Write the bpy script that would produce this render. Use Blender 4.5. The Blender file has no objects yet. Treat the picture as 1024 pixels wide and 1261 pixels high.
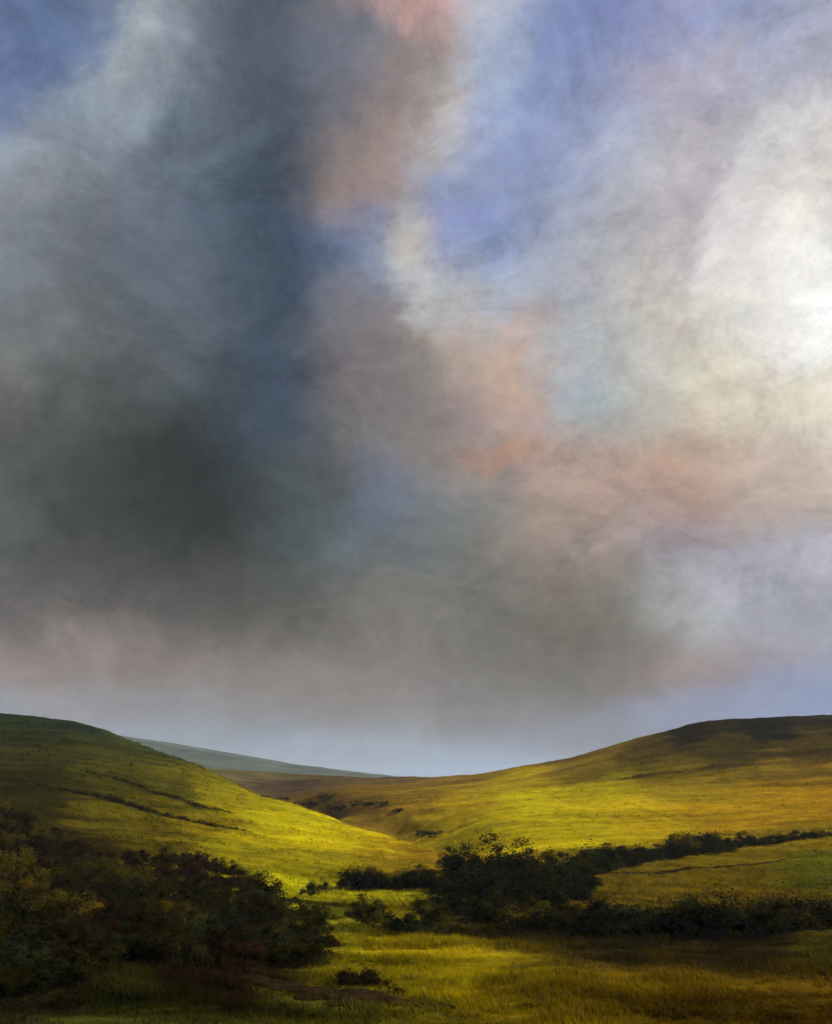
import bpy, math, random
import numpy as np
from mathutils import Vector

# ------------------------------------------------------------------ camera, sky, sun, exposure
scene = bpy.context.scene
col = scene.collection
F, CX, HZ, PW, PH = 1352.0, 512.0, 962.0, 1024.0, 1261.0     # focal length, centre column, eye level, frame (photo pixels)
EXPO = 0.6
SUN_AZ, SUN_EL = 50.0, 28.0                                    # degrees right of the view axis, above the horizon

scene.render.engine = 'CYCLES'
scene.cycles.use_denoising = True
scene.cycles.use_adaptive_sampling = True
scene.cycles.adaptive_threshold = 0.015
scene.cycles.adaptive_min_samples = 12
scene.cycles.max_bounces = 6
scene.cycles.diffuse_bounces = 3
scene.cycles.transparent_max_bounces = 6
scene.cycles.volume_bounces = 0
scene.view_settings.view_transform = 'Standard'
scene.view_settings.look = 'None'
scene.view_settings.gamma = 1.0
scene.view_settings.use_curve_mapping = False
scene.view_settings.exposure = EXPO

cam_data = bpy.data.cameras.new('camera')
cam = bpy.data.objects.new('camera', cam_data)
col.objects.link(cam)
cam.location = (0, 0, 0)
cam.rotation_euler = (math.radians(90), 0, 0)
cam_data.sensor_fit = 'VERTICAL'
cam_data.sensor_height = 36.0
cam_data.lens = 36.0 * F / PH
cam_data.shift_y = (HZ - PH / 2) / PH
cam_data.clip_start = 0.1
cam_data.clip_end = 20000
scene.camera = cam


def lin(c):
    c = np.asarray(c, float) / 255.0
    return np.where(c <= 0.04045, c / 12.92, ((c + 0.055) / 1.055) ** 2.4)


def sun_dir():
    a, e = math.radians(SUN_AZ), math.radians(SUN_EL)
    return Vector((math.sin(a) * math.cos(e), math.cos(a) * math.cos(e), math.sin(e)))


# every cloud mass of the sky: photo position, half sizes, tilt, colour
SKY = [
    # x, y, sx, sy, tilt(deg), (r,g,b)
    (30, 40, 100, 60, 0, (97, 112, 149)), (85, 75, 60, 50, -40, (97, 120, 156)), (10, 150, 45, 45, 0, (118, 135, 175)),
    (190, 25, 50, 40, 0, (146, 156, 164)), (150, 105, 55, 32, 40, (183, 195, 201)), (60, 200, 75, 36, 38, (138, 142, 142)),
    (105, 245, 90, 50, 30, (118, 122, 132)), (250, 95, 60, 60, 60, (104, 114, 127)), (345, 40, 60, 50, 0, (68, 79, 91)),
    (330, 150, 50, 80, 20, (62, 72, 85)), (235, 210, 60, 60, 40, (98, 112, 125)), (310, 265, 45, 60, 0, (68, 81, 98)),
    (190, 300, 80, 50, 30, (84, 94, 110)), (20, 340, 45, 60, 0, (120, 129, 136)), (110, 400, 90, 60, 20, (103, 104, 104)),
    (230, 400, 60, 60, 0, (93, 105, 118)), (345, 385, 45, 70, 0, (50, 63, 76)), (345, 480, 55, 50, 20, (59, 78, 105)),
    (5, 430, 30, 60, 0, (120, 119, 117)), (60, 520, 70, 60, 0, (77, 80, 76)), (200, 530, 80, 60, 10, (41, 43, 39)),
    (265, 625, 80, 50, -5, (35, 38, 31)), (330, 560, 60, 50, 0, (62, 69, 72)), (90, 620, 80, 60, 0, (70, 73, 70)),
    (10, 620, 30, 60, 0, (97, 99, 99)), (120, 710, 100, 40, 0, (80, 78, 76)), (280, 740, 100, 40, 0, (79, 79, 73)),
    (60, 800, 90, 32, 0, (148, 136, 130)), (200, 815, 100, 30, 0, (136, 124, 120)), (60, 860, 100, 16, 0, (149, 153, 162)),
    (330, 840, 90, 30, 0, (137, 131, 127)), (260, 896, 110, 18, 0, (151, 158, 169)), (440, 925, 110, 20, 0, (158, 169, 185)),
    (450, 800, 70, 50, 20, (120, 113, 106)), (420, 690, 60, 50, 0, (83, 94, 94)), (465, 620, 40, 50, 0, (107, 116, 140)),
    (390, 600, 40, 50, 0, (85, 90, 87)), (440, 225, 42, 42, 40, (161, 142, 133)), (480, 140, 60, 48, 50, (142, 126, 121)),
    (405, 150, 32, 60, 30, (107, 107, 116)), (420, 60, 50, 45, 0, (114, 122, 136)), (520, 10, 60, 24, 0, (201, 160, 153)),
    (610, 40, 32, 60, -10, (176, 190, 205)), (555, 130, 26, 50, -35, (199, 194, 191)), (600, 110, 24, 50, -30, (156, 170, 202)),
    (670, 110, 42, 70, -20, (140, 153, 194)), (610, 235, 55, 50, -10, (133, 144, 175)), (585, 295, 50, 30, 0, (133, 144, 186)),
    (700, 220, 40, 50, -20, (133, 145, 181)), (430, 292, 46, 26, 10, (107, 126, 164)), (400, 350, 34, 40, 0, (83, 103, 132)),
    (515, 318, 20, 34, 20, (209, 198, 173)), (475, 330, 26, 26, 0, (122, 134, 160)), (540, 370, 40, 24, -30, (187, 193, 200)),
    (420, 440, 40, 50, 0, (131, 119, 116)), (490, 480, 50, 60, 0, (118, 115, 115)), (585, 410, 45, 36, 0, (176, 158, 138)),
    (645, 465, 36, 44, 0, (201, 168, 148)), (600, 500, 50, 40, 0, (144, 132, 131)), (622, 551, 34, 12, 10, (186, 138, 111)),
    (640, 355, 50, 30, 20, (171, 188, 213)), (720, 330, 60, 50, 30, (175, 175, 181)), (745, 150, 36, 60, -20, (146, 156, 190)),
    (710, 30, 60, 40, 0, (126, 140, 186)), (840, 90, 50, 60, 0, (169, 163, 178)), (960, 40, 90, 50, 0, (176, 178, 197)),
    (860, 12, 70, 20, 0, (130, 145, 194)), (800, 250, 50, 60, -20, (187, 184, 190)), (930, 190, 60, 40, 40, (204, 199, 201)),
    (880, 250, 40, 50, 40, (186, 176, 178)), (930, 320, 55, 55, 0, (228, 224, 218)), (995, 380, 78, 92, 0, (255, 254, 252)),
    (1010, 250, 40, 50, 0, (223, 215, 206)), (850, 400, 60, 60, 0, (209, 200, 184)), (760, 430, 50, 40, 0, (180, 180, 178)),
    (728, 490, 36, 40, 0, (154, 173, 185)), (930, 480, 60, 36, 0, (205, 192, 164)), (1010, 480, 40, 30, 0, (217, 199, 170)),
    (745, 570, 50, 34, -5, (190, 161, 145)), (690, 630, 60, 40, 10, (181, 161, 148)), (860, 575, 50, 40, 0, (182, 148, 131)),
    (960, 580, 70, 40, 0, (184, 168, 155)), (820, 640, 70, 32, 0, (146, 135, 138)), (940, 690, 90, 32, -5, (174, 173, 186)),
    (840, 730, 60, 32, 0, (169, 170, 168)), (745, 735, 50, 46, -30, (103, 95, 85)), (970, 770, 70, 36, 0, (156, 158, 170)),
    (570, 700, 60, 50, 0, (107, 112, 110)), (540, 610, 45, 50, 0, (112, 117, 121)), (640, 800, 60, 50, -10, (113, 108, 99)),
    (560, 800, 50, 50, 0, (124, 119, 113)), (850, 820, 80, 28, 5, (155, 140, 137)), (740, 830, 50, 40, 0, (108, 106, 99)),
    (975, 850, 80, 24, 5, (145, 156, 187)), (820, 880, 90, 16, 8, (150, 158, 183)), (660, 890, 90, 26, 0, (134, 134, 139)),
    (560, 860, 70, 30, 0, (139, 134, 133)), (600, 935, 100, 18, 0, (170, 182, 205)), (128, 72, 34, 20, 42, (181, 189, 191)),
    (165, 25, 30, 20, 60, (178, 183, 182)), (40, 165, 40, 20, 36, (166, 172, 176)), (560, 640, 30, 40, 0, (118, 121, 116)),
    (520, 540, 40, 30, 0, (119, 111, 105)), (590, 590, 36, 26, 0, (136, 126, 122)), (470, 690, 40, 30, 0, (108, 112, 112)),
    (500, 740, 60, 30, 10, (116, 110, 102)), (690, 720, 40, 40, 0, (135, 126, 112)), (640, 680, 50, 30, 0, (133, 121, 111)),
    (380, 540, 26, 60, 0, (66, 74, 80)), (390, 470, 16, 60, 0, (105, 105, 110)), (770, 207, 40, 50, -20, (186, 189, 200)),
    (560, 330, 30, 20, 20, (143, 154, 190)), (640, 300, 40, 26, -10, (133, 150, 199)), (690, 300, 36, 30, 30, (168, 176, 190)),
    (450, 927, 60, 10, 0, (159, 164, 170)), (20, 95, 50, 40, 0, (108, 123, 156)), (120, 25, 36, 40, 0, (90, 108, 147)),
    (560, 560, 40, 26, 0, (160, 145, 134)), (690, 560, 40, 20, 0, (184, 161, 152)), (670, 420, 26, 40, 0, (184, 156, 140)),
    (700, 440, 26, 40, 0, (151, 167, 183)), (780, 510, 36, 26, 0, (174, 170, 159)), (440, 540, 30, 40, 0, (110, 103, 96)),
    (440, 380, 30, 26, 0, (129, 124, 127)), (180, 650, 60, 40, 0, (54, 56, 53)), (180, 460, 50, 40, 10, (85, 91, 89)),
    (290, 470, 40, 40, 0, (62, 67, 67)), (870, 310, 34, 15, 75, (220, 218, 215)), (893, 248, 34, 15, 62, (222, 220, 218)),
    (925, 200, 30, 15, 45, (223, 219, 219)), (960, 170, 30, 15, 25, (210, 211, 215)), (848, 300, 30, 15, 75, (165, 159, 169)),
    (872, 234, 30, 15, 62, (161, 154, 166)), (903, 180, 30, 15, 45, (174, 170, 183)), (450, 872, 80, 16, 0, (145, 139, 135)),
    (330, 878, 70, 14, 0, (139, 136, 137)), (560, 892, 80, 16, 0, (145, 143, 145)), (130, 868, 60, 12, 0, (145, 138, 140)),
    (700, 910, 70, 12, 5, (138, 140, 147)), (160, 765, 80, 24, 0, (85, 82, 78)), (330, 785, 60, 22, 0, (103, 97, 91)),
    (40, 755, 50, 24, 0, (109, 103, 100)), (715, 100, 36, 50, -20, (130, 145, 190)),
]


def build_world():
    w = bpy.data.worlds.new('World')
    scene.world = w
    w.use_nodes = True
    nt = w.node_tree
    N, L = nt.nodes, nt.links
    N.clear()

    def val(sock, v):
        if hasattr(v, 'is_output'):
            L.new(v, sock)
        else:
            sock.default_value = v

    def math_(op, a, b=None, c=None):
        n = N.new('ShaderNodeMath'); n.operation = op
        val(n.inputs[0], a)
        if b is not None: val(n.inputs[1], b)
        if c is not None: val(n.inputs[2], c)
        return n.outputs[0]

    def vec(op, a, b=None, c=None, scale=None):
        n = N.new('ShaderNodeVectorMath'); n.operation = op
        val(n.inputs[0], a)
        if b is not None: val(n.inputs[1], b)
        if c is not None: val(n.inputs[2], c)
        if scale is not None: val(n.inputs['Scale'], scale)
        return n.outputs['Value'] if op in ('DOT_PRODUCT', 'LENGTH') else n.outputs[0]

    def noise(v, scale, detail, rough=0.55, dist=0.0):
        n = N.new('ShaderNodeTexNoise'); n.noise_dimensions = '3D'
        L.new(v, n.inputs['Vector'])
        n.inputs['Scale'].default_value = scale
        n.inputs['Detail'].default_value = detail
        n.inputs['Roughness'].default_value = rough
        n.inputs['Distortion'].default_value = dist
        return n

    tc = N.new('ShaderNodeTexCoord')
    d = vec('NORMALIZE', tc.outputs['Generated'])
    sp = N.new('ShaderNodeSeparateXYZ'); L.new(d, sp.inputs[0])
    az = math_('ARCTAN2', sp.outputs[0], sp.outputs[1])
    el = math_('ARCSINE', sp.outputs[2])
    cb = N.new('ShaderNodeCombineXYZ'); cb.inputs[2].default_value = 1.0; L.new(az, cb.inputs[0]); L.new(el, cb.inputs[1])
    # turbulence of the cloud edges: broad billows, then torn wisps
    n1 = noise(d, 4.5, 3.0, 0.5, 0.3)
    n2 = noise(d, 17.0, 8.0, 0.62, 0.4)
    w1 = vec('SCALE', vec('SUBTRACT', n1.outputs['Color'], (0.5, 0.5, 0.5)), scale=0.062)
    w2 = vec('SCALE', vec('SUBTRACT', n2.outputs['Color'], (0.5, 0.5, 0.5)), scale=0.080)
    # the turbulence dies out towards the horizon where the cloud deck is seen edge on
    fade = N.new('ShaderNodeMapRange'); L.new(el, fade.inputs[0])
    fade.inputs[1].default_value = 0.0; fade.inputs[2].default_value = 0.16
    fade.inputs[3].default_value = 0.12; fade.inputs[4].default_value = 1.0
    wv = vec('SCALE', vec('ADD', w1, w2), scale=fade.outputs[0])
    wv = vec('MULTIPLY', wv, (1.0, 1.0, 0.0))
    p = vec('ADD', cb.outputs[0], wv)

    # open cloud deck that goes on outside the frame
    nb = noise(d, 2.2, 6.0, 0.6, 0.2)
    ramp = N.new('ShaderNodeValToRGB'); L.new(nb.outputs[0], ramp.inputs[0])
    e = ramp.color_ramp.elements
    e[0].position = 0.30; e[0].color = (*lin((92, 98, 104)), 1)
    e[1].position = 0.70; e[1].color = (*lin((168, 166, 172)), 1)
    m = e.new(0.5); m.color = (*lin((128, 130, 138)), 1)
    w0 = 0.012
    acc = vec('SCALE', ramp.outputs[0], scale=w0)
    wsum = None
    count = 0
    for (x, y, sx, sy, rot, c) in SKY:
        sx *= 1.34; sy *= 1.34
        dx, dy = x - CX, HZ - y
        a = math.atan2(dx, F); r = math.hypot(dx, F); e_ = math.atan2(dy, r)
        kx, ky = F / (F * F + dx * dx), r / (r * r + dy * dy)     # radians per photo pixel there
        if count % 6 == 0:
            pp = vec('MULTIPLY_ADD', acc, (1e-9, 1e-9, 0), p)      # keeps the masses in order, a few at a time
        count += 1
        cr, sr = math.cos(math.radians(rot)), math.sin(math.radians(rot))
        ix, iy = 1.0 / (sx * kx), 1.0 / (sy * ky)
        ua, ub = (cr * ix, sr * ix), (-sr * iy, cr * iy)
        u = vec('DOT_PRODUCT', pp, (ua[0], ua[1], -(ua[0] * a + ua[1] * e_)))
        v = vec('DOT_PRODUCT', pp, (ub[0], ub[1], -(ub[0] * a + ub[1] * e_)))
        # small masses sit on top of big ones
        gain = 1.0 + 1.2 * max(0.0, 1.0 - (sx * sy) / 2200.0)
        q = math_('MULTIPLY_ADD', u, u, math_('MULTIPLY_ADD', v, v, -math.log(gain)))
        g = math_('POWER', math.exp(-1.0), q)
        acc = vec('ADD', acc, vec('SCALE', tuple(lin(c)), scale=g))
        wsum = math_('ADD', g, w0 if wsum is None else wsum)
    cloud = vec('DIVIDE', acc, math_to_vec(N, L, wsum))
    # lumpy density inside the clouds
    st = vec('MULTIPLY', d, (1.0, 1.0, 1.5))
    n3 = noise(st, 11.0, 10.0, 0.66, 0.6)
    n4 = noise(st, 60.0, 6.0, 0.7, 0.3)
    k = math_('MULTIPLY_ADD', math_('SUBTRACT', n3.outputs[0], 0.5), 1.25, 1.0)
    k2 = math_('MULTIPLY_ADD', math_('SUBTRACT', n4.outputs[0], 0.5), 0.45, 0.0)
    k = math_('ADD', k, k2)
    n5 = noise(st, 190.0, 3.0, 0.7, 0.0)
    k = math_('ADD', k, math_('MULTIPLY_ADD', n5.outputs[0], 0.22, -0.11))
    k = math_('ADD', 1.0, math_('MULTIPLY', math_('SUBTRACT', k, 1.0), fade.outputs[0]))
    cloud = vec('SCALE', cloud, scale=k)
    n6 = noise(st, 26.0, 6.0, 0.6, 0.5)
    hue = vec('SCALE', vec('SUBTRACT', n6.outputs['Color'], (0.5, 0.5, 0.5)), scale=math_('MULTIPLY', fade.outputs[0], 0.11))
    cloud = vec('MULTIPLY', cloud, vec('ADD', hue, (1.0, 1.0, 1.0)))
    cloud = vec('SCALE', cloud, scale=1.0 / (2.0 ** EXPO))

    sky = N.new('ShaderNodeTexSky'); sky.sky_type = 'NISHITA'
    sky.sun_disc = False
    sky.sun_elevation = math.radians(SUN_EL)
    sky.sun_rotation = math.radians(SUN_AZ)
    b1 = N.new('ShaderNodeBackground'); L.new(sky.outputs[0], b1.inputs[0]); b1.inputs[1].default_value = 0.05
    b2 = N.new('ShaderNodeBackground'); L.new(cloud, b2.inputs[0]); b2.inputs[1].default_value = 1.0
    mx = N.new('ShaderNodeMixShader'); mx.inputs[0].default_value = 0.98
    L.new(b1.outputs[0], mx.inputs[1]); L.new(b2.outputs[0], mx.inputs[2])
    out = N.new('ShaderNodeOutputWorld'); L.new(mx.outputs[0], out.inputs[0])
    w.cycles.sampling_method = 'MANUAL'
    w.cycles.sample_map_resolution = 512


def math_to_vec(N, L, s):
    c = N.new('ShaderNodeCombineXYZ')
    for i in range(3): L.new(s, c.inputs[i])
    return c.outputs[0]


build_world()

sun_data = bpy.data.lights.new('sun', 'SUN')
sun_data.energy = 5.0
sun_data.angle = math.radians(0.7)
sun_data.color = (1.0, 0.94, 0.82)
sun = bpy.data.objects.new('sun', sun_data)
col.objects.link(sun)
sun.rotation_euler = (-sun_dir()).to_track_quat('-Z', 'Y').to_euler()

# ------------------------------------------------------------------ noise and surface fitting
def _hash(ix, iy, seed):
    h = (ix.astype(np.int64) * 374761393 + iy.astype(np.int64) * 668265263 + seed * 974711) & 0xFFFFFFFF
    h = ((h ^ (h >> 13)) * 1274126177) & 0xFFFFFFFF
    h = h ^ (h >> 16)
    return (h & 0xFFFFFF) / float(0xFFFFFF)


def vnoise(x, y, seed=0):
    ix, iy = np.floor(x), np.floor(y)
    fx, fy = x - ix, y - iy
    fx = fx * fx * fx * (fx * (fx * 6 - 15) + 10); fy = fy * fy * fy * (fy * (fy * 6 - 15) + 10)
    a, b = _hash(ix, iy, seed), _hash(ix + 1, iy, seed)
    c, d = _hash(ix, iy + 1, seed), _hash(ix + 1, iy + 1, seed)
    return (a * (1 - fx) + b * fx) * (1 - fy) + (c * (1 - fx) + d * fx) * fy - 0.5


def fbm(x, y, seed=0, octaves=4, gain=0.5):
    s, a = 0, 1.0
    for o in range(octaves):
        s = s + a * vnoise(x * 2 ** o + 17.3 * o, y * 2 ** o - 9.1 * o, seed + o)
        a *= gain
    return s


def world_xy(px, Y):
    return (px - CX) / F * Y, Y


def smooth(a, b, x):
    t = np.clip((x - a) / (b - a), 0, 1)
    return t * t * (3 - 2 * t)


# ground height: (photo column, photo row, distance) of points on the land; hidden ones behind the crests too
GP = [
    # foot of the picture
    (0, 1252, 52), (150, 1255, 52), (300, 1258, 53), (450, 1260, 54), (600, 1262, 55), (760, 1260, 56), (900, 1258, 57), (1024, 1255, 58),
    (-300, 1240, 52), (1330, 1240, 58),
    # valley floor
    (450, 1205, 67), (560, 1200, 69), (700, 1195, 71), (850, 1195, 72), (1000, 1190, 74), (400, 1165, 82), (520, 1165, 84), (620, 1150, 92),
    (740, 1160, 90), (860, 1165, 90), (1000, 1158, 92), (420, 1120, 108), (500, 1115, 112), (430, 1098, 125), (540, 1092, 130), (600, 1110, 118),
    (1330, 1150, 92),
    # left slope
    (0, 1190, 64), (150, 1200, 64), (300, 1200, 66), (0, 1130, 82), (150, 1140, 84), (280, 1140, 86), (0, 1070, 112), (120, 1075, 116), (250, 1085, 118),
    (340, 1095, 120), (0, 1025, 146), (100, 1040, 146), (200, 1045, 148), (300, 1065, 146), (400, 1083, 140), (0, 985, 190), (100, 995, 186), (200, 1010, 184),
    (300, 1030, 178), (400, 1050, 168), (480, 1068, 158), (0, 930, 260), (100, 940, 254), (200, 968, 240), (300, 995, 226), (400, 1025, 204), (500, 1050, 180),
    (0, 880, 350), (60, 884, 350), (100, 891, 345), (140, 903, 340), (170, 917, 332), (205, 930, 322), (240, 941, 310), (280, 963, 294), (310, 977, 276),
    (350, 989, 258), (400, 1004, 236), (450, 1020, 216), (500, 1036, 198), (540, 1050, 180), (565, 1066, 160),
    (-300, 880, 330), (-300, 960, 220), (-300, 1090, 110), (-800, 900, 300), (-800, 1000, 150), (-800, 1150, 70),
    # behind the left crest the land falls away
    (0, 900, 480), (140, 925, 470), (240, 965, 430), (310, 1000, 380), (400, 1022, 330), (480, 1036, 280), (550, 1062, 220), (590, 1075, 170),
    (-300, 900, 480),
    # right: field between the hedges, then the hill
    (720, 1125, 112), (850, 1125, 116), (1000, 1118, 120), (760, 1095, 134), (900, 1090, 142), (1020, 1080, 150), (700, 1070, 150), (760, 1060, 164),
    (850, 1047, 184), (1020, 1028, 206), (650, 1062, 170), (620, 1045, 200), (560, 1038, 240), (480, 1015, 290), (420, 1000, 330),
    (1330, 1100, 120), (1330, 1000, 210), (1330, 920, 330),
    (700, 1035, 206), (850, 1010, 236), (1000, 990, 256), (600, 1012, 250), (520, 998, 300), (460, 985, 340), (410, 978, 380),
    (700, 990, 280), (850, 960, 310), (1000, 940, 320), (600, 978, 320), (520, 972, 370), (460, 970, 410),
    (600, 955, 420), (640, 946, 420), (700, 937, 410), (760, 922, 400), (800, 911, 396), (850, 899, 392), (880, 893, 392), (930, 890, 392), (1024, 886, 394),
    (540, 957, 470), (480, 959, 520), (1330, 880, 400), (1800, 900, 300), (1800, 1060, 130),
    (700, 945, 560), (850, 915, 560), (1024, 900, 560), (560, 968, 620), (1330, 900, 560),
    # gully and brown moor between the hills
    (360, 968, 540), (300, 949, 640), (420, 958, 620), (330, 984, 440), (250, 945, 640), (200, 940, 620), (455, 958, 640), (350, 953, 700),
    (0, 955, 800), (200, 962, 900), (500, 966, 900), (800, 955, 900), (1024, 950, 900), (-400, 955, 900), (1500, 955, 900),
    (0, 963, 1800), (500, 965, 1800), (1024, 963, 1800), (0, 963, 5000), (500, 963, 5000), (1024, 963, 5000),
]
GA = np.array([[math.atan2(px - CX, F), math.log(Y / math.cos(math.atan2(px - CX, F))), (HZ - py) / F * math.cos(math.atan2(px - CX, F))] for px, py, Y in GP])
# the slope on which the viewer stands, and the land round the sides and behind
for az_d in range(-180, 180, 20):
    a = math.radians(az_d)
    GA = np.vstack([GA, [a, math.log(6), -1.9 / 6], [a, math.log(14), -4.4 / 14]])
    if abs(az_d) < 100:
        GA = np.vstack([GA, [a, math.log(28), -8.0 / 28]])
    if abs(az_d) >= 60:
        GA = np.vstack([GA, [a, math.log(60), -10.5 / 60], [a, math.log(150), -9 / 150], [a, math.log(400), 6 / 400], [a, math.log(1500), 0.0]])


def rbf_fit(P, V, c, lam):
    D = np.sqrt(((P[:, None, :] - P[None, :, :]) ** 2).sum(-1) + c * c)
    n = len(P)
    A = np.zeros((n + 3, n + 3))
    A[:n, :n] = D - lam * np.eye(n)
    A[:n, n] = 1; A[:n, n + 1:n + 3] = P
    A[n, :n] = 1; A[n + 1:n + 3, :n] = P.T
    b = np.zeros((n + 3,) + V.shape[1:]); b[:n] = V
    return np.linalg.solve(A, b)


KA = 3.2
GPN = np.column_stack([GA[:, 0] * KA, GA[:, 1]])
GW = rbf_fit(GPN, GA[:, 2], 0.06, 0.004)


def ground_base(x, y):
    x = np.asarray(x, float); y = np.asarray(y, float)
    sh = x.shape
    r = np.hypot(x, y).ravel() + 1e-6; a = np.arctan2(x, y).ravel()
    Q = np.column_stack([a * KA, np.log(np.maximum(r, 2.0))])
    out = np.empty(len(Q))
    for i in range(0, len(Q), 40000):
        q = Q[i:i + 40000]
        D = np.sqrt(((q[:, None, :] - GPN[None, :, :]) ** 2).sum(-1) + 0.06 ** 2)
        out[i:i + 40000] = D @ GW[:-3] + GW[-3] + q @ GW[-2:]
    return (out * r).reshape(sh)


def ground_z(x, y):
    x = np.asarray(x, float); y = np.asarray(y, float)
    z = ground_base(x, y)
    r = np.hypot(x, y)
    z = z + 0.55 * fbm(x / 9.0, y / 9.0, 11, 3) * smooth(5, 40, r) + 0.22 * fbm(x / 1.6, y / 1.6, 12, 3) * smooth(5, 20, r)
    z = z + 1.6 * fbm(x / 45.0, y / 45.0, 13, 2) * smooth(150, 300, r)
    return z


# plant cover colours of the land by place, cloud shade and sunlit patches painted in
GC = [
    (40, 905, 340, (38, 44, 20)), (100, 896, 340, (34, 42, 26)), (160, 925, 325, (52, 56, 24)), (60, 930, 265, (44, 44, 11)), (130, 950, 250, (60, 57, 10)),  # upper left slope darkened, standing in for the self-shading of grass tufts
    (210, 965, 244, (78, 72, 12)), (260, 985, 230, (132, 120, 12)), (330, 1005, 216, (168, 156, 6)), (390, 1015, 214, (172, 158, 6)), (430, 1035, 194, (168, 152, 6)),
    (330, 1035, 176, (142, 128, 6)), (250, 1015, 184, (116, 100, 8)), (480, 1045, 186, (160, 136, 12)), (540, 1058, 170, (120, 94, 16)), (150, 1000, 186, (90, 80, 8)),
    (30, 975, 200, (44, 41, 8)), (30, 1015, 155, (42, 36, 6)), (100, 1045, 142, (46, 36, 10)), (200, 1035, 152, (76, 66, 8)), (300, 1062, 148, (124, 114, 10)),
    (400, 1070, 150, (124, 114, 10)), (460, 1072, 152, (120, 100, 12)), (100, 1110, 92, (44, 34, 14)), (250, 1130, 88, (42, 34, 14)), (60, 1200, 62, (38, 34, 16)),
    (250, 1190, 68, (34, 22, 10)), (180, 1240, 54, (52, 54, 16)), (330, 1240, 56, (66, 64, 14)), (400, 1105, 114, (186, 178, 14)), (470, 1100, 120, (150, 142, 12)),  # pool of grass in the hollow painted brighter, as sunlit
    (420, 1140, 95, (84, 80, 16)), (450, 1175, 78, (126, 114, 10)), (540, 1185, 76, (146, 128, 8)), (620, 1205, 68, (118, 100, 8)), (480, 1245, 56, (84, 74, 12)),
    (600, 1245, 57, (100, 84, 8)), (760, 1220, 64, (104, 84, 8)), (900, 1220, 64, (88, 68, 8)), (1000, 1230, 62, (84, 63, 8)), (640, 1150, 92, (38, 31, 10)),  # last point starts the band with hedge shadow put into its colour
    (760, 1165, 88, (36, 29, 10)), (900, 1165, 90, (38, 29, 10)), (1010, 1165, 90, (60, 54, 10)), (760, 1095, 134, (88, 72, 9)), (850, 1085, 142, (94, 78, 9)),  # first two points: shadow under the hedge painted as darker ground
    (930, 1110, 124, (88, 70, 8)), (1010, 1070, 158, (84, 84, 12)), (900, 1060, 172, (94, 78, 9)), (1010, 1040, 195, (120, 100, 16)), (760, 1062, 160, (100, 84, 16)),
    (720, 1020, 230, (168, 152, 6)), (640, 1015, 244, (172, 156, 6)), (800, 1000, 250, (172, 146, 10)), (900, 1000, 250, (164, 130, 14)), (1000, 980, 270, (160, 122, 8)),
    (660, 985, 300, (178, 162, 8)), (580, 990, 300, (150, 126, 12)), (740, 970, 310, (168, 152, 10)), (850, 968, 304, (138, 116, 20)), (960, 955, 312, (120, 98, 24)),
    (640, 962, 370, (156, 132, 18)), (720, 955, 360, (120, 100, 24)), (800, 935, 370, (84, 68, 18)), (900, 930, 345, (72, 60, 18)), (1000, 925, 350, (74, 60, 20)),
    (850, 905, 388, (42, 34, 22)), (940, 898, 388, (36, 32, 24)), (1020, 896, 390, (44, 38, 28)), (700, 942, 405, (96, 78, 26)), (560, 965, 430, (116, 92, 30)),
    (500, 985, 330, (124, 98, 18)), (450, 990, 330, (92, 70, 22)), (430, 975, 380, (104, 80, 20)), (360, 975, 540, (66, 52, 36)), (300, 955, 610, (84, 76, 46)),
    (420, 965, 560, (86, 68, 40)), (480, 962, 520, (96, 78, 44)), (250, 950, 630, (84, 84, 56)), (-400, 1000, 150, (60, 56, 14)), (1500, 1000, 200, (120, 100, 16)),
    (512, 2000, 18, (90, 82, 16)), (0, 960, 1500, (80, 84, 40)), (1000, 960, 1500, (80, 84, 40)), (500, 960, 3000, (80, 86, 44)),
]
CP = np.array([[math.atan2(px - CX, F) * KA, math.log(Y / math.cos(math.atan2(px - CX, F)))] for px, py, Y, c in GC])
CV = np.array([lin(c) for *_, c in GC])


def cover_shade_colour(x, y):
    """Plant cover colour of the land at (x, y), painted shade and sun included: patches with ragged borders."""
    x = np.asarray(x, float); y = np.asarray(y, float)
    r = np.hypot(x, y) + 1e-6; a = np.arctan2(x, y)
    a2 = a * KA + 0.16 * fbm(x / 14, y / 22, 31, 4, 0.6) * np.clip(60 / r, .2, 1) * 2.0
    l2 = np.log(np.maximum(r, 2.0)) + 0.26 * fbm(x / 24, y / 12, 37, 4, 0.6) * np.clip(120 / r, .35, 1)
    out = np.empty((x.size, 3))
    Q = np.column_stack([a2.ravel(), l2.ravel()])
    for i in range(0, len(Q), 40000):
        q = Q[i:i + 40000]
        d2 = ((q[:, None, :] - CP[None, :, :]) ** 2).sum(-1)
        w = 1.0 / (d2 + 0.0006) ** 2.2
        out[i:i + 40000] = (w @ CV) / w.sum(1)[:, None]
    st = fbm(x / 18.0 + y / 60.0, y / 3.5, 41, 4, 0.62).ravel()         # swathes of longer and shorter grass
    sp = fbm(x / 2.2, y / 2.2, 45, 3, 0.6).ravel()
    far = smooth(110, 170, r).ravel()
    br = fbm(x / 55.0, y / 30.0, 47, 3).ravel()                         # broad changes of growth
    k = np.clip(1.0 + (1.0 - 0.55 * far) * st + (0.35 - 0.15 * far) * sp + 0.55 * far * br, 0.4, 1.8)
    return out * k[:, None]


# ------------------------------------------------------------------ materials
def new_mat(name):
    m = bpy.data.materials.new(name); m.use_nodes = True
    nt = m.node_tree
    return m, nt, nt.nodes['Principled BSDF']


ALB = 0.95


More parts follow.
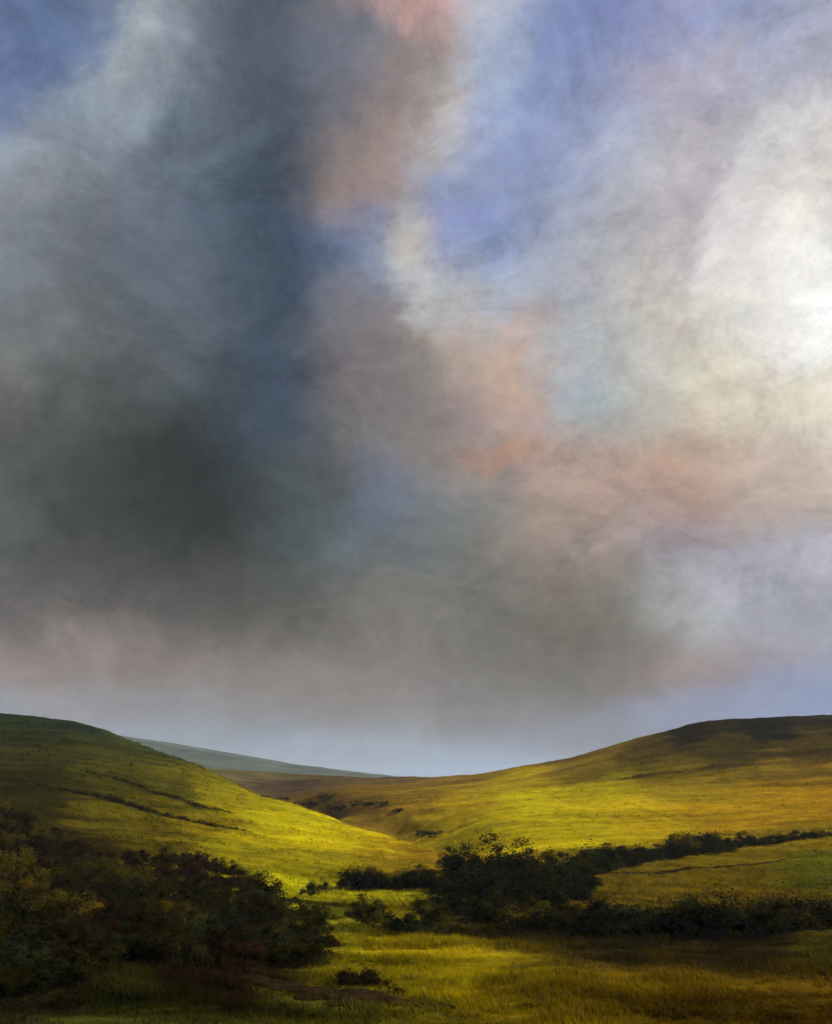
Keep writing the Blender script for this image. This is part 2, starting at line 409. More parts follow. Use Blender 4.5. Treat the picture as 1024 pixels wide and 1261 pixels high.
def mat_land():
    m, nt, bs = new_mat('land_cover')
    N, L = nt.nodes, nt.links
    at = N.new('ShaderNodeAttribute'); at.attribute_name = 'cover'
    geo = N.new('ShaderNodeNewGeometry')
    mp = N.new('ShaderNodeMapping'); mp.inputs['Scale'].default_value = (0.35, 1.0, 1.0); L.new(geo.outputs['Position'], mp.inputs[0])
    n1 = N.new('ShaderNodeTexNoise'); n1.inputs['Scale'].default_value = 0.9; n1.inputs['Detail'].default_value = 8; n1.inputs['Roughness'].default_value = 0.7
    L.new(mp.outputs[0], n1.inputs['Vector'])
    mr = N.new('ShaderNodeMapRange'); L.new(n1.outputs[0], mr.inputs[0])
    mr.inputs[1].default_value = 0.3; mr.inputs[2].default_value = 0.7; mr.inputs[3].default_value = 0.74; mr.inputs[4].default_value = 1.25
    mu = N.new('ShaderNodeVectorMath'); mu.operation = 'SCALE'; L.new(at.outputs['Color'], mu.inputs[0]); L.new(mr.outputs[0], mu.inputs['Scale'])
    L.new(mu.outputs[0], bs.inputs['Base Color'])
    bs.inputs['Roughness'].default_value = 0.95
    bs.inputs['Specular IOR Level'].default_value = 0.0
    n2 = N.new('ShaderNodeTexNoise'); n2.inputs['Scale'].default_value = 1.4; n2.inputs['Detail'].default_value = 9; n2.inputs['Roughness'].default_value = 0.72
    L.new(mp.outputs[0], n2.inputs['Vector'])
    bp = N.new('ShaderNodeBump'); bp.inputs['Strength'].default_value = 0.7; bp.inputs['Distance'].default_value = 0.5
    L.new(n2.outputs[0], bp.inputs['Height']); L.new(bp.outputs[0], bs.inputs['Normal'])
    return m


def mat_leaf(name, c, c2, trans=0.25):
    m, nt, bs = new_mat(name)
    N, L = nt.nodes, nt.links
    at = N.new('ShaderNodeAttribute'); at.attribute_name = 'tone'
    oi = N.new('ShaderNodeObjectInfo')
    mx = N.new('ShaderNodeMix'); mx.data_type = 'RGBA'
    mx.inputs[6].default_value = (*c, 1); mx.inputs[7].default_value = (*c2, 1)
    L.new(at.outputs['Fac'], mx.inputs[0])
    mr = N.new('ShaderNodeMapRange'); L.new(oi.outputs['Random'], mr.inputs[0]); mr.inputs[3].default_value = 0.75; mr.inputs[4].default_value = 1.3
    sc = N.new('ShaderNodeVectorMath'); sc.operation = 'SCALE'; L.new(mx.outputs[2], sc.inputs[0]); L.new(mr.outputs[0], sc.inputs['Scale'])
    L.new(sc.outputs[0], bs.inputs['Base Color'])
    bs.inputs['Roughness'].default_value = 0.7
    bs.inputs['Specular IOR Level'].default_value = 0.0
    tr = N.new('ShaderNodeBsdfTranslucent'); L.new(sc.outputs[0], tr.inputs['Color'])
    ms = N.new('ShaderNodeMixShader'); ms.inputs[0].default_value = trans
    L.new(bs.outputs[0], ms.inputs[1]); L.new(tr.outputs[0], ms.inputs[2])
    L.new(ms.outputs[0], N['Material Output'].inputs['Surface'])
    return m


def mat_grass():
    m, nt, bs = new_mat('grass_blades')
    N, L = nt.nodes, nt.links
    at = N.new('ShaderNodeAttribute'); at.attribute_name = 'cover'
    L.new(at.outputs['Color'], bs.inputs['Base Color'])
    bs.inputs['Roughness'].default_value = 0.75
    bs.inputs['Specular IOR Level'].default_value = 0.0
    tr = N.new('ShaderNodeBsdfTranslucent'); L.new(at.outputs['Color'], tr.inputs['Color'])
    ms = N.new('ShaderNodeMixShader'); ms.inputs[0].default_value = 0.4
    L.new(bs.outputs[0], ms.inputs[1]); L.new(tr.outputs[0], ms.inputs[2])
    L.new(ms.outputs[0], N['Material Output'].inputs['Surface'])
    return m


def mat_noise(name, c, c2, scale, rough=0.9, bump=0.4, dist=0.05):
    m, nt, bs = new_mat(name)
    N, L = nt.nodes, nt.links
    geo = N.new('ShaderNodeNewGeometry')
    n1 = N.new('ShaderNodeTexNoise'); n1.inputs['Scale'].default_value = scale; n1.inputs['Detail'].default_value = 8; n1.inputs['Roughness'].default_value = 0.65
    L.new(geo.outputs['Position'], n1.inputs['Vector'])
    rp = N.new('ShaderNodeValToRGB'); L.new(n1.outputs[0], rp.inputs[0])
    rp.color_ramp.elements[0].position = 0.35; rp.color_ramp.elements[0].color = (*c, 1)
    rp.color_ramp.elements[1].position = 0.68; rp.color_ramp.elements[1].color = (*c2, 1)
    L.new(rp.outputs[0], bs.inputs['Base Color'])
    bs.inputs['Roughness'].default_value = rough
    bs.inputs['Specular IOR Level'].default_value = 0.0
    bp = N.new('ShaderNodeBump'); bp.inputs['Strength'].default_value = bump; bp.inputs['Distance'].default_value = dist
    L.new(n1.outputs[0], bp.inputs['Height']); L.new(bp.outputs[0], bs.inputs['Normal'])
    return m


M_LAND = mat_land()
M_GRASS = mat_grass()
M_BARK = mat_noise('bark', (0.020, 0.015, 0.011), (0.055, 0.042, 0.030), 9.0)
M_EARTH = mat_noise('bare_earth', (0.010, 0.006, 0.003), (0.028, 0.016, 0.008), 1.2, 0.95, 0.8, 0.25)
LEAF = {
    'dark': mat_leaf('dark_green_leaves', (0.007, 0.007, 0.002), (0.060, 0.052, 0.009)),
    'olive': mat_leaf('olive_leaves', (0.022, 0.019, 0.003), (0.150, 0.115, 0.008), .35),
    'russet': mat_leaf('russet_leaves', (0.012, 0.006, 0.003), (0.060, 0.030, 0.008)),
    'green': mat_leaf('blue_green_leaves', (0.007, 0.010, 0.005), (0.050, 0.058, 0.015)),
    'gold': mat_leaf('golden_leaves', (0.070, 0.050, 0.004), (0.26, 0.180, 0.010), .35),
}


def tag(o, label=None, cat=None, group=None, kind=None):
    if label: o['label'] = label
    if cat: o['category'] = cat
    if group: o['group'] = group
    if kind: o['kind'] = kind
    return o


def mesh_np(name, verts, faces, mat, smooth_=True):
    """faces: (n,3) or (n,4) int array"""
    me = bpy.data.meshes.new(name)
    verts = np.asarray(verts, np.float32); faces = np.asarray(faces, np.int32)
    n, k = faces.shape
    me.vertices.add(len(verts)); me.vertices.foreach_set('co', verts.ravel())
    me.loops.add(n * k); me.loops.foreach_set('vertex_index', faces.ravel())
    me.polygons.add(n); me.polygons.foreach_set('loop_start', np.arange(0, n * k, k, dtype=np.int32))
    me.polygons.foreach_set('use_smooth', np.full(n, smooth_))
    me.update(calc_edges=True)
    me.materials.append(mat)
    return me


def put(name, me, parent=None):
    o = bpy.data.objects.new(name, me); col.objects.link(o)
    if parent: o.parent = parent
    return o


def colour_attr(me, name, rgb):
    a = me.color_attributes.new(name, 'FLOAT_COLOR', 'POINT')
    a.data.foreach_set('color', np.column_stack([rgb, np.ones(len(rgb))]).astype(np.float32).ravel())


def float_attr(me, name, v):
    a = me.attributes.new(name, 'FLOAT', 'POINT')
    a.data.foreach_set('value', np.asarray(v, np.float32))


# ------------------------------------------------------------------ the land
def upper_hedge_Y(px):   # distance of the foot of the upper right hedge, by column
    return np.interp(px, [560, 640, 700, 760, 850, 940, 1024, 1400], [185, 168, 156, 164, 184, 196, 206, 215])


def lower_hedge_Y(px):
    return np.interp(px, [600, 700, 800, 900, 1024, 1400], [96, 98, 99, 100, 102, 105])


def land_region(x, y):
    """0 valley floor, 1 left hillside, 2 field between the hedges, 3 right hillside, 4 far moor"""
    r = np.hypot(x, y); a = np.arctan2(x, y)
    px = CX + F * np.tan(np.clip(a, -1.2, 1.2))
    Y = np.where(np.abs(a) < 1.2, y, r)
    reg = np.zeros(x.shape, int)
    left = (px < np.interp(Y, [60, 100, 130, 160, 185, 240, 300, 400], [250, 330, 420, 585, 570, 470, 380, 260])) & (Y > 95) & (Y < 470)
    reg[left] = 1
    rf = (px > 640) & (Y > lower_hedge_Y(px)) & (Y <= upper_hedge_Y(px)); reg[rf] = 2
    rh = (Y > upper_hedge_Y(px)) & ~left & (px > np.interp(Y, [160, 240, 300, 450, 600], [590, 500, 420, 440, 470])); reg[rh] = 3
    reg[(Y > 620) | ((Y > 330) & (reg == 0))] = 4
    reg[np.abs(a) > 1.25] = 0
    return reg


def build_land():
    azs = np.radians(np.concatenate([np.arange(-180, -30, 2.0), np.arange(-30, -23, 0.4), np.arange(-23, 23, 0.085), np.arange(23, 30, 0.4), np.arange(30, 180.1, 2.0)]))
    lr = np.concatenate([np.linspace(math.log(2.0), math.log(44), 60)[:-1], np.linspace(math.log(44), math.log(460), 470)[:-1], np.linspace(math.log(460), math.log(900), 60)[:-1],
                         np.linspace(math.log(900), math.log(6000), 40)])
    A, R = np.meshgrid(azs, np.exp(lr))
    X, Y = R * np.sin(A), R * np.cos(A)
    Z = ground_z(X, Y)
    C = cover_shade_colour(X, Y) * ALB
    nr, nc = X.shape
    idx = np.arange(nr * nc).reshape(nr, nc)
    q = np.stack([idx[:-1, :-1], idx[:-1, 1:], idx[1:, 1:], idx[1:, :-1]], -1).reshape(-1, 4)[:, ::-1]
    V = np.column_stack([X.ravel(), Y.ravel(), Z.ravel()])
    cen = V[q].mean(1)
    reg = land_region(cen[:, 0], cen[:, 1])
    # shared normals so the borders of the pieces do not show
    e1 = V[q[:, 2]] - V[q[:, 0]]; e2 = V[q[:, 3]] - V[q[:, 1]]
    fn = np.cross(e1, e2)
    vn = np.zeros_like(V)
    for k in range(4): np.add.at(vn, q[:, k], fn)
    vn /= np.linalg.norm(vn, axis=1)[:, None] + 1e-12
    for k, nm in enumerate(['ground', 'hill_left', 'field', 'hill_right', 'moorland']):
        f = q[reg == k]
        used = np.unique(f)
        remap = np.zeros(len(V), np.int64); remap[used] = np.arange(len(used))
        me = mesh_np(nm, V[used], remap[f], M_LAND)
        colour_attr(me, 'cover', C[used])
        me.normals_split_custom_set_from_vertices(vn[used].tolist())
        tag(put(nm, me), kind='structure')


build_land()


def build_far_hill(name, pts, Y0, depth, colour, seed):
    """A far ridge: its skyline given by photo columns and rows, with slopes in front and behind."""
    px = np.linspace(pts[0][0], pts[-1][0], 700)
    py = np.interp(px, [p[0] for p in pts], [p[1] for p in pts])
    k = np.ones(31) / 31
    py = np.convolve(np.pad(py, 15, mode='edge'), k, 'valid') + 1.6 * fbm(px / 40, px * 0, seed + 8, 4, .6)
    v = np.linspace(-1, 1, 41)
    PX, T = np.meshgrid(px, v)
    PY = np.meshgrid(py, v)[0]
    x0 = (PX - CX) / F * Y0; top = (HZ - PY) / F * Y0
    Yy = Y0 + T * depth + 0 * PX
    prof = np.cos(T * math.pi / 2) ** 1.3
    Z = -45 + (top + 45) * prof + 5 * fbm(x0 / 130, Yy / 130, seed, 4) * (1 - prof)
    C = np.ones((PX.size, 3)) * lin(colour) * (1 + 0.8 * fbm(x0 / 70, Yy / 50, seed + 3, 5, .6)).reshape(-1, 1)
    nr, nc = PX.shape
    idx = np.arange(nr * nc).reshape(nr, nc)
    q = np.stack([idx[:-1, :-1], idx[:-1, 1:], idx[1:, 1:], idx[1:, :-1]], -1).reshape(-1, 4)
    me = mesh_np(name, np.column_stack([x0.ravel(), Yy.ravel(), Z.ravel()]), q, M_LAND)
    colour_attr(me, 'cover', np.clip(C, 0, 1))
    tag(put(name, me), kind='structure')


build_far_hill('hill_far', [(-300, 901), (0, 901), (130, 904), (200, 913), (300, 930), (400, 946), (470, 955), (560, 961), (760, 966), (1400, 966)], 1500, 520, (80, 86, 80), 71)

# ------------------------------------------------------------------ paths
def build_strip(name, pts, width, mat, lift=0.05, seed=1, jag=0.35):
    """A trodden strip draped on the land along (photo column, distance) points."""
    P = np.array([world_xy(a, b) for a, b in pts])
    t = np.linspace(0, len(P) - 1, 40 * (len(P) - 1) + 1)
    x = np.interp(t, range(len(P)), P[:, 0]); y = np.interp(t, range(len(P)), P[:, 1])
    for _ in range(6):
        x[1:-1] = (x[:-2] + 2 * x[1:-1] + x[2:]) / 4; y[1:-1] = (y[:-2] + 2 * y[1:-1] + y[2:]) / 4
    tx, ty = np.gradient(x), np.gradient(y)
    l = np.hypot(tx, ty); nx, ny = -ty / l, tx / l
    s = np.cumsum(l)
    taper = np.minimum(1, np.minimum(t, t[-1] - t) / (0.35 * t[-1]) + 0.03)
    wl = width * taper * np.maximum(0.08, 0.5 + jag * fbm(s / 2.2, s * 0, seed, 5, .65)); wr = width * taper * np.maximum(0.08, 0.5 + jag * fbm(s / 2.2, s * 0 + 5, seed + 9, 5, .65))
    rows = []
    for f in np.linspace(-1, 1, 7):
        off = np.where(f < 0, f * wl, f * wr)
        X, Y = x + nx * off, y + ny * off
        Z = ground_z(X, Y) + lift * (1 - 0.9 * f * f) + 0.06
        rows.append(np.column_stack([X, Y, Z]))
    V = np.concatenate(rows)
    n = len(x)
    idx = np.arange(len(V)).reshape(7, n)
    q = np.stack([idx[:-1, :-1], idx[:-1, 1:], idx[1:, 1:], idx[1:, :-1]], -1).reshape(-1, 4)[:, ::-1]
    me = mesh_np(name, V, q, mat)
    return tag(put(name, me), kind='structure')


build_strip('path', [(150, 66), (260, 65.5), (350, 64), (430, 62), (500, 61), (560, 60)], 3.4, M_EARTH, 0.12, 5, 0.55)
build_strip('path', [(740, 146), (800, 153), (870, 161), (930, 168), (1000, 175)], 1.1, M_EARTH, 0.05, 8)

# ------------------------------------------------------------------ plants
def plant_meshes(name, seed, H, W, trunk, n_leaf, leaf, kind, clumps=26, lump=1.0):
    """Woody stems with limbs, and a crown of leaf sprays gathered in uneven clumps. Foot at the origin."""
    rng = np.random.default_rng(seed)
    V, Fq = [], []

    def tube(p0, p1, r0, r1, bend):
        p0, p1 = np.array(p0), np.array(p1)
        segs, sides = 4, 5
        base = len(V)
        d = p1 - p0
        u = np.cross(d, [0.3, 0.9, 0.1]); u /= np.linalg.norm(u) + 1e-9
        w = np.cross(d, u); w /= np.linalg.norm(w) + 1e-9
        for i in range(segs + 1):
            t = i / segs
            c = p0 + d * t + bend * math.sin(math.pi * t)
            r = r0 + (r1 - r0) * t
            for j in range(sides):
                an = 2 * math.pi * j / sides
                V.append(c + r * (math.cos(an) * u + math.sin(an) * w))
        for i in range(segs):
            for j in range(sides):
                a = base + i * sides + j; b = base + i * sides + (j + 1) % sides
                Fq.append((a, b, b + sides, a + sides))

    cl = []
    th = trunk * H
    for i in range(clumps):
        an = rng.uniform(0, 2 * math.pi); rr = math.sqrt(rng.uniform(0, 1)) * W * 0.5
        hmax = H * (1 - 0.45 * (rr / (W * 0.5)) ** 2) * rng.uniform(0.6, 1.0)
        hz = rng.uniform(th * 0.9 + 0.05 * H, hmax * 0.93)
        cl.append((rr * math.cos(an), rr * math.sin(an), hz, rng.uniform(0.09, 0.2) * (W + H) * 0.5 * lump))
    if trunk > 0.12:
        tube((0, 0, -0.3), (rng.uniform(-.1, .1) * W, rng.uniform(-.1, .1) * W, th * 1.25), 0.035 * H, 0.022 * H, rng.normal(0, .02, 3) * H)
        root = np.array([0, 0, th])
    else:
        root = np.array([0, 0, -0.1])
    for c in cl:
        s = root + rng.normal(0, 0.03 * W, 3) * [1, 1, 0.2]
        tube(s, c[:3], 0.016 * H, 0.004 * H, rng.normal(0, 0.05, 3) * H)
    stem = mesh_np(name + '_stems', np.array(V), np.array(Fq), M_BARK)

    per = n_leaf // clumps
    P = []; T = []
    for c in cl:
        d = rng.normal(0, 1, (per, 3)); d /= np.linalg.norm(d, axis=1)[:, None]
        rad = c[3] * rng.uniform(0.25, 1.0, per) ** 0.5 * (1 + 0.2 * rng.normal(0, 1, per))
        p = np.array(c[:3]) + d * rad[:, None] * [1.1, 1.1, 0.85]
        P.append(p); T.append(np.clip(rng.uniform(0.0, 0.75) + rng.normal(0, 0.18, per), 0, 1))
    nt_ = n_leaf // 40                                                   # twig tips that break the outline
    an = rng.uniform(0, 2 * math.pi, nt_); rr = np.sqrt(rng.uniform(0, 1, nt_)) * W * 0.52
    P.append(np.column_stack([rr * np.cos(an), rr * np.sin(an), H * (1 - 0.45 * (rr / (W * .5)) ** 2) * rng.uniform(0.80, 1.0, nt_)])); T.append(rng.uniform(0, .6, nt_))
    P = np.concatenate(P); T = np.concatenate(T)
    keep = P[:, 2] > 0.02 * H
    P, T = P[keep], T[keep]
    n = len(P)
    a1 = rng.normal(0, 1, (n, 3)); a1[:, 2] = a1[:, 2] * 0.6 + 0.5; a1 /= np.linalg.norm(a1, axis=1)[:, None]
    a2 = np.cross(a1, rng.normal(0, 1, (n, 3))); a2 /= np.linalg.norm(a2, axis=1)[:, None]
    ln = leaf * rng.uniform(0.6, 1.5, n)[:, None]; wd = ln * rng.uniform(0.35, 0.6, n)[:, None]
    nrm = np.cross(a1, a2)
    v = np.stack([P - a1 * ln * .5, P + a2 * wd * .5 + nrm * wd * .2, P + a1 * ln * .5, P - a2 * wd * .5 + nrm * wd * .2], 1).reshape(-1, 3)
    f = np.arange(4 * n).reshape(n, 4)
    crown = mesh_np(name + '_crown', v, f, LEAF[kind], False)
    float_attr(crown, 'tone', np.repeat(T, 4))
    return stem, crown


PROTO = {}


def proto(key, i):
    k = (key, i)
    if k not in PROTO:
        shape, kind = key.split('_')
        sd = 1000 + 37 * i + 101 * sum(map(ord, key))
        if shape == 'tree':
            PROTO[k] = plant_meshes(key, sd, 1.0, 0.80, 0.2, 5200, 0.042, kind, 36, 0.92)
        elif shape == 'bush':
            PROTO[k] = plant_meshes(key, sd, 1.0, 1.25, 0.02, 4200, 0.055, kind, 26)
        else:
            PROTO[k] = plant_meshes(key, sd, 1.0, 1.5, 0.0, 2200, 0.075, kind, 18)
    return PROTO[k]


R = random.Random(5)


def plant(name, key, px, Y, h, w=1.0, label=None, cat=None, group=None, parent=None, foot=None):
    """One plant standing on the land at photo column px, distance Y; h metres high."""
    x, y = world_xy(px, Y)
    z = float(ground_z(np.array([x]), np.array([y]))[0]) - 0.06 * h - 0.05
    st, cr = proto(key, R.randrange(4))
    rot = R.uniform(0, 6.28)
    if parent is None:
        e = put(name, None)
        e.empty_display_size = 0.5
        e.location = (x, y, z); e.rotation_euler = (R.uniform(-.06, .06), R.uniform(-.06, .06), rot); e.scale = (h * w, h * w, h)
        tree = key.startswith('tree')
        put('trunk' if tree else 'stems', st, e)
        put('crown' if tree else 'foliage', cr, e)
        tag(e, label, cat, group)
        return e
    o = put(name, cr, parent)
    o.location = Vector((x, y, z)) - parent.location
    o.rotation_euler = (R.uniform(-.06, .06), R.uniform(-.06, .06), rot); o.scale = (h * w, h * w, h)
    put('stems', st, o)
    return o


def hedge(name, pts, heights, step, keys, label, group=None, width=1.1):
    """A hedgerow: shrubs grown together along (column, distance) points."""
    P = np.array([world_xy(a, b) for a, b in pts])
    s = np.concatenate([[0], np.cumsum(np.hypot(*np.diff(P, axis=0).T))])
    x0, y0 = P[0]
    e = put(name, None)
    e.location = (x0, y0, float(ground_z(np.array([x0]), np.array([y0]))[0]))
    t = 0.0
    while t < s[-1]:
        x = np.interp(t, s, P[:, 0]); y = np.interp(t, s, P[:, 1]) + R.uniform(-.5, .5)
        h = np.interp(t, s, heights) * R.uniform(0.55, 1.3)
        plant('shrub', R.choice(keys), CX + x / y * F, y, h, width * R.uniform(.85, 1.2), parent=e)
        t += step * R.uniform(.7, 1.3)
    return tag(e, label, 'hedge', group)


# the dark clump of trees where the valley closes
for px, Y, h, w, lab in [
    (592, 116, 6.8, 1.0, 'dark uneven tree at the near end of the yellow spur'),
    (626, 110, 7.4, 1.05, 'broadest dark tree in the middle of the valley clump'),
    (662, 112, 6.4, 1.1, 'dark tree beside the broadest tree, towards the right hedge'),
    (694, 118, 5.6, 1.05, 'smaller dark tree where the upper hedge meets the clump'),
    (610, 127, 7.9, .95, 'tallest dark tree at the back of the clump against the yellow hill'),
    (572, 132, 5.8, 1.0, 'small dark tree tucked against the tip of the yellow spur'),
    (648, 130, 7.0, 1.0, 'dark tree showing only its crown over the valley clump'),
    (682, 132, 5.8, 1.0, 'dark tree behind the smaller tree at the hedge end of the clump'),
    (553, 148, 4.4, 1.0, 'lowest dark tree just beyond the tip of the yellow spur'),
    (718, 130, 4.2, 1.1, 'outermost small dark tree on the hedge side of the clump'),
]:
    plant('tree', R.choice(['tree_dark', 'tree_dark', 'tree_green']), px, Y, h, w, lab, 'tree', 'trees of the dark valley clump')
for px, Y, h, k, lab in [
    (570, 106, 3.4, 'bush_dark', 'dark bush at the foot of the clump beside the hollow'),
    (602, 102, 3.6, 'bush_dark', 'dark bush under the broadest tree of the clump'),
    (640, 101, 3.4, 'bush_russet', 'brownish bush below the valley clump'),
    (672, 102, 3.2, 'bush_dark', 'dark bush joining the valley clump to the lower hedge'),
    (545, 112, 2.6, 'bush_green', 'green bush between the low hedge and the valley clump'),
    (556, 122, 3.2, 'bush_dark', 'dark bush at the end of the low hedge below the spur'),
]:
    plant('bush', k, px, Y, h, 1.0, lab, 'bush')

hedge('hedgerow', [(432, 128), (470, 127), (510, 127), (555, 126)], [3.0, 2.6, 2.8, 3.2], 1.2, ['bush_green', 'bush_dark'], 'low dark blue-green hedge below the sunlit yellow spur')
hedge('hedgerow', [(700, 140), (745, 156), (800, 168), (850, 178), (920, 190), (1000, 201), (1080, 212)], [3.8, 3.6, 2.6, 3.8, 2.8, 1.8, 1.2], 1.7, ['bush_dark', 'bush_green', 'bush_olive'],
      'long thin hedge climbing the right hillside above the olive field')
hedge('hedgerow', [(650, 98), (720, 98), (790, 99), (850, 100), (930, 101), (1080, 103)], [3.2, 3.0, 4.4, 3.4, 4.2, 3.4], 1.45, ['bush_dark', 'bush_dark', 'bush_green', 'bush_russet', 'bush_olive'],
      'thick ragged dark hedge along the foot of the olive field')
hedge('hedgerow', [(50, 212), (110, 206), (150, 199), (200, 190), (250, 187), (310, 184)], [.7, .8, 1.2, 1.0, .8, .4], 0.6, ['low_dark', 'low_olive'], 'thin dark line of gorse across the left hillside, lower of two', width=.8)
hedge('hedgerow', [(100, 244), (150, 236), (200, 224), (240, 214), (290, 208)], [.6, .8, .9, .95, .5], 0.65, ['low_dark', 'low_olive'], 'thin dark line of gorse across the left hillside, upper of two', width=.8)

# shrubs standing alone in the hollow
for px, Y, h, k, lab in [
    (372, 95, 2.6, 'bush_dark', 'dark bush at the tip of the thicket against the sunlit pool of grass'),
    (392, 88, 2.3, 'bush_dark', 'dark bush standing out below the tip of the thicket'),
    (404, 83, 1.7, 'bush_russet', 'small brown bush at the outer foot of the thicket tip'),
    (393, 122, 2.2, 'bush_green', 'small lone green bush on the sunlit grass below the spur'),
    (378, 118, 1.3, 'low_green', 'tiny green bush left of the lone bush on sunlit grass'),
    (452, 98, 3.0, 'bush_dark', 'upright dark bush in front of the low hedge'),
    (475, 94, 2.2, 'bush_olive', 'olive bush beside the upright dark bush in the hollow'),
    (500, 92, 2.4, 'bush_green', 'green bush in the middle of the hollow'),
    (525, 96, 2.9, 'bush_dark', 'dark bush in the hollow nearest the valley clump'),
    (545, 90, 1.8, 'low_green', 'low spreading green bush at the edge of the hollow'),
    (440, 66, 1.9, 'bush_russet', 'round dark brown bush above the earth path'),
    (466, 65, 1.1, 'low_russet', 'small brown bush beside the round bush on the path'),
    (490, 63.5, .8, 'low_russet', 'low brown tussock near the end of the earth path'),
    (515, 62.5, .55, 'low_russet', 'smallest brown tussock at the end of the earth path'),
    (402, 374, 4.2, 'bush_gold', 'small golden bush at the head of the gully'),
]:
    plant('bush', k, px, Y, h, 1.0, lab, 'bush')
for px, Y, h, k in [(380, 372, 3.0, 'low_russet'), (365, 380, 3.4, 'low_russet'), (420, 340, 2.6, 'low_russet'), (440, 330, 2.6, 'low_olive'), (455, 322, 2.2, 'low_russet'), (470, 318, 2.4, 'low_olive'),
                    (490, 300, 1.8, 'low_russet'), (520, 270, 2.2, 'low_dark'), (535, 262, 2.4, 'low_dark'), (410, 352, 2.4, 'low_olive'), (345, 420, 3.4, 'low_russet'), (325, 430, 3.2, 'low_russet')]:
    plant('scrub_bush', k, px, Y, h, 1.2, 'brown scrub bush in the gully between the hills', 'bush', 'scrub in the gully')

# the thicket that covers the near left slope
def thicket():
    poly = [(-60, 988), (25, 1004), (85, 1040), (150, 1066), (210, 1058), (285, 1074), (335, 1106), (352, 1138), (388, 1166), (385, 1188), (300, 1186), (200, 1196), (110, 1210), (-60, 1238)]
    pts = []
    rr = random.Random(21)

    def inside(x, y):
        c = False
        for (x1, y1), (x2, y2) in zip(poly, poly[1:] + poly[:1]):
            if (y1 > y) != (y2 > y) and x < (x2 - x1) * (y - y1) / (y2 - y1) + x1: c = not c
        return c
    tries = 0
    while tries < 9000 and len(pts) < 165:
        tries += 1
        x, y = rr.uniform(-60, 420), rr.uniform(985, 1240)
        if not inside(x, y): continue
        gap = max(13, 17 + (y - 1050) * 0.09)
        if all((x - a) ** 2 + ((y - b) * 1.7) ** 2 > gap * gap for a, b in pts): pts.append((x, y))
    # distance of the land seen at a photo position
    Ys = np.geomspace(48, 180, 400)
    todo = []
    for x, y in pts:
        X = (x - CX) / F * Ys
        row = HZ - ground_base(X, Ys) / Ys * F
        k = np.argmax(row < y)
        Y = float(Ys[k]) if row[k] < y else 100.0
        edge = smooth(240, 330, x)
        if y < 1100 and x < 260:
            kind = rr.choice(['bush_olive', 'bush_russet', 'low_olive', 'low_russet', 'bush_dark'])
        elif x > 250:
            kind = rr.choice(['bush_dark', 'bush_dark', 'bush_green', 'bush_russet'])
        elif y > 1160:
            kind = rr.choice(['bush_dark', 'bush_dark', 'bush_russet', 'bush_green'])
        else:
            kind = rr.choice(['bush_russet', 'bush_olive', 'bush_dark', 'bush_dark', 'bush_russet', 'bush_gold', 'bush_dark'])
        h = rr.uniform(1.9, 3.4) * (0.85 if y > 1170 else 1.0)
        tone = {'dark': 'blackish green', 'green': 'blue-green', 'russet': 'russet brown', 'olive': 'olive', 'gold': 'golden'}[kind.split('_')[1]]
        zone = ('on the upper edge of the thicket' if y < 1100 and x < 260 else 'at the hollow end of the thicket' if x > 250 else 'in the dark foot of the thicket' if y > 1160 else 'in the middle of the thicket')
        todo.append((tone, zone, kind, x, Y, h, rr.uniform(.8, 1.15)))
    for tone, zone in sorted(set(t[:2] for t in todo)):
        row = sorted((t for t in todo if t[:2] == (tone, zone)), key=lambda t: t[3])
        n = len(row)
        words = {1: ['only'], 2: ['left', 'right'], 3: ['leftmost', 'middle', 'rightmost'], 4: ['leftmost', 'second from the left', 'third from the left', 'rightmost'],
                 5: ['leftmost', 'second from the left', 'middle', 'fourth from the left', 'rightmost']}
        for k, (_, _, kind, x, Y, h, w) in enumerate(row):
            lab = '%s bush %s on the left slope' % (tone, zone)
            if n <= 5: lab = '%s bush %s, %s of its colour' % (tone, zone, words[n][k])
            plant('thicket_bush', kind, x, Y, h, w, lab, 'bush', '%s bushes %s' % (tone, zone))


thicket()

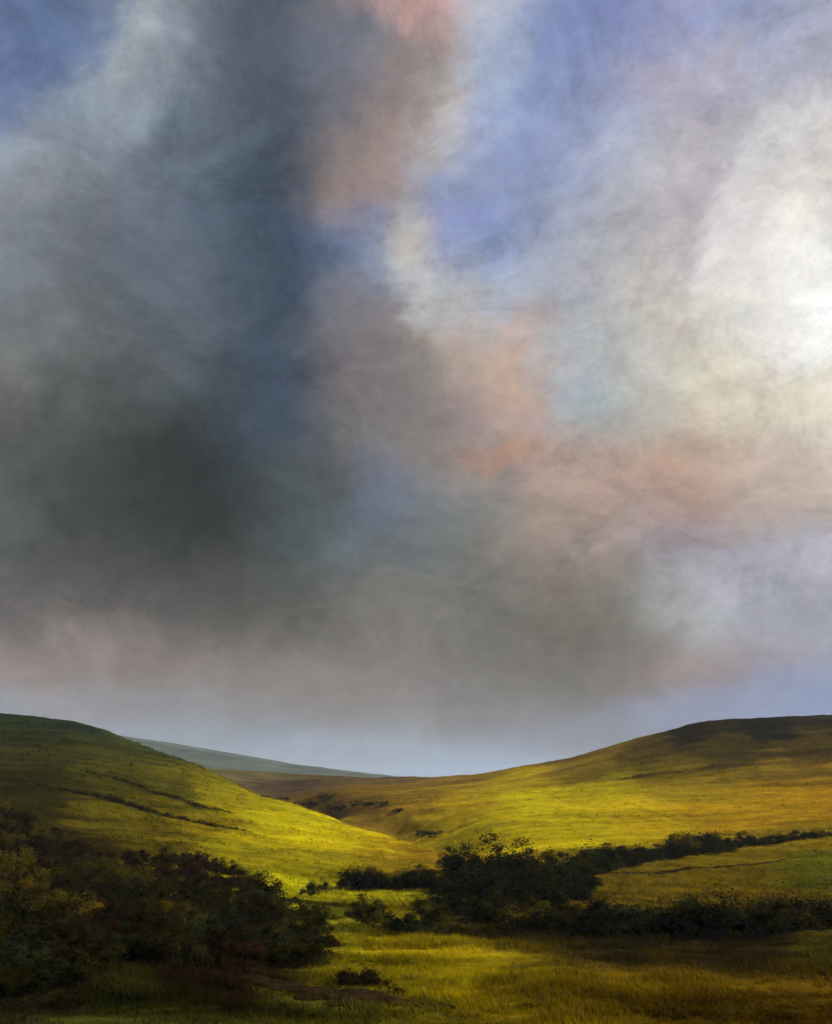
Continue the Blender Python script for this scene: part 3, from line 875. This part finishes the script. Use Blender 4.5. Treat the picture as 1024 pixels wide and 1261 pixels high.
# ------------------------------------------------------------------ grass
def build_grass():
    rng = np.random.default_rng(3)
    n = 150000
    # tufts spread so that they thin out with distance
    px = rng.uniform(-60, 1090, n); Y = np.exp(rng.uniform(math.log(47), math.log(330), n))
    x, y = (px - CX) / F * Y, Y
    z = ground_z(x, y)
    C = cover_shade_colour(x, y) * ALB
    tall = np.clip(1.0 + 1.9 * fbm(x / 4, y / 4, 51, 3), 0.3, 2.6)
    keep = rng.uniform(0, 1, n) < np.clip(0.6 + 1.1 * fbm(x / 7, y / 4, 53, 3), 0.12, 1) * (1 - 0.72 * smooth(110, 170, Y))
    x, y, z, C, tall, Y = x[keep], y[keep], z[keep], C[keep], tall[keep], Y[keep]
    n = len(x)
    B = 4
    V = np.empty((n, B, 3, 3)); CC = np.empty((n, B, 3, 3))
    for b in range(B):
        an = rng.uniform(0, 2 * math.pi, n)
        h = (0.16 + 0.16 * rng.random(n)) * tall * (1 + Y / 500)
        wd = 0.018 + 0.00032 * Y
        off = rng.normal(0, 0.10 + Y[:, None] * 0.0009, (n, 2))
        dx, dy = np.cos(an), np.sin(an)
        lean = rng.uniform(0.15, 0.8, n) * h
        la = rng.normal(2.6, 0.9, n)
        bx, by = x + off[:, 0], y + off[:, 1]
        V[:, b, 0] = np.column_stack([bx - dx * wd, by - dy * wd, z - 0.05])
        V[:, b, 1] = np.column_stack([bx + dx * wd, by + dy * wd, z - 0.05])
        V[:, b, 2] = np.column_stack([bx + np.cos(la) * lean, by + np.sin(la) * lean, z + h])
        k = rng.uniform(0.7, 1.35, n)[:, None]
        for j in range(3): CC[:, b, j] = np.clip(C * k * (1.0, 1.0, 1.0), 0, 0.8)
    V = V.reshape(-1, 3)
    f = np.arange(len(V)).reshape(-1, 3)
    me = mesh_np('grass', V, f, M_GRASS, False)
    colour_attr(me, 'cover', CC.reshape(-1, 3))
    tag(put('grass', me), 'yellow-green rough grass covering the valley and slopes', 'grass', kind='stuff')


build_grass()

# ------------------------------------------------------------------ air
def build_haze():
    s, HT = 6300, 74
    v = [(-s, -s, -90), (s, -s, -90), (s, s, -90), (-s, s, -90), (-s, -s, HT), (s, -s, HT), (s, s, HT), (-s, s, HT)]
    f = [(0, 3, 2, 1), (4, 5, 6, 7), (0, 1, 5, 4), (1, 2, 6, 5), (2, 3, 7, 6), (3, 0, 4, 7)]
    me = bpy.data.meshes.new('haze'); me.from_pydata(v, [], f)
    m = bpy.data.materials.new('haze_air'); m.use_nodes = True
    nt = m.node_tree; nt.nodes.clear()
    pv = nt.nodes.new('ShaderNodeVolumePrincipled')
    pv.inputs['Color'].default_value = (0.66, 0.82, 1.0, 1)
    pv.inputs['Density'].default_value = 0.00007
    pv.inputs['Anisotropy'].default_value = 0.0
    o_ = nt.nodes.new('ShaderNodeOutputMaterial'); nt.links.new(pv.outputs[0], o_.inputs['Volume'])
    me.materials.append(m)
    tag(put('haze', me), 'pale blue haze over the far hills', 'haze', kind='stuff')


build_haze()
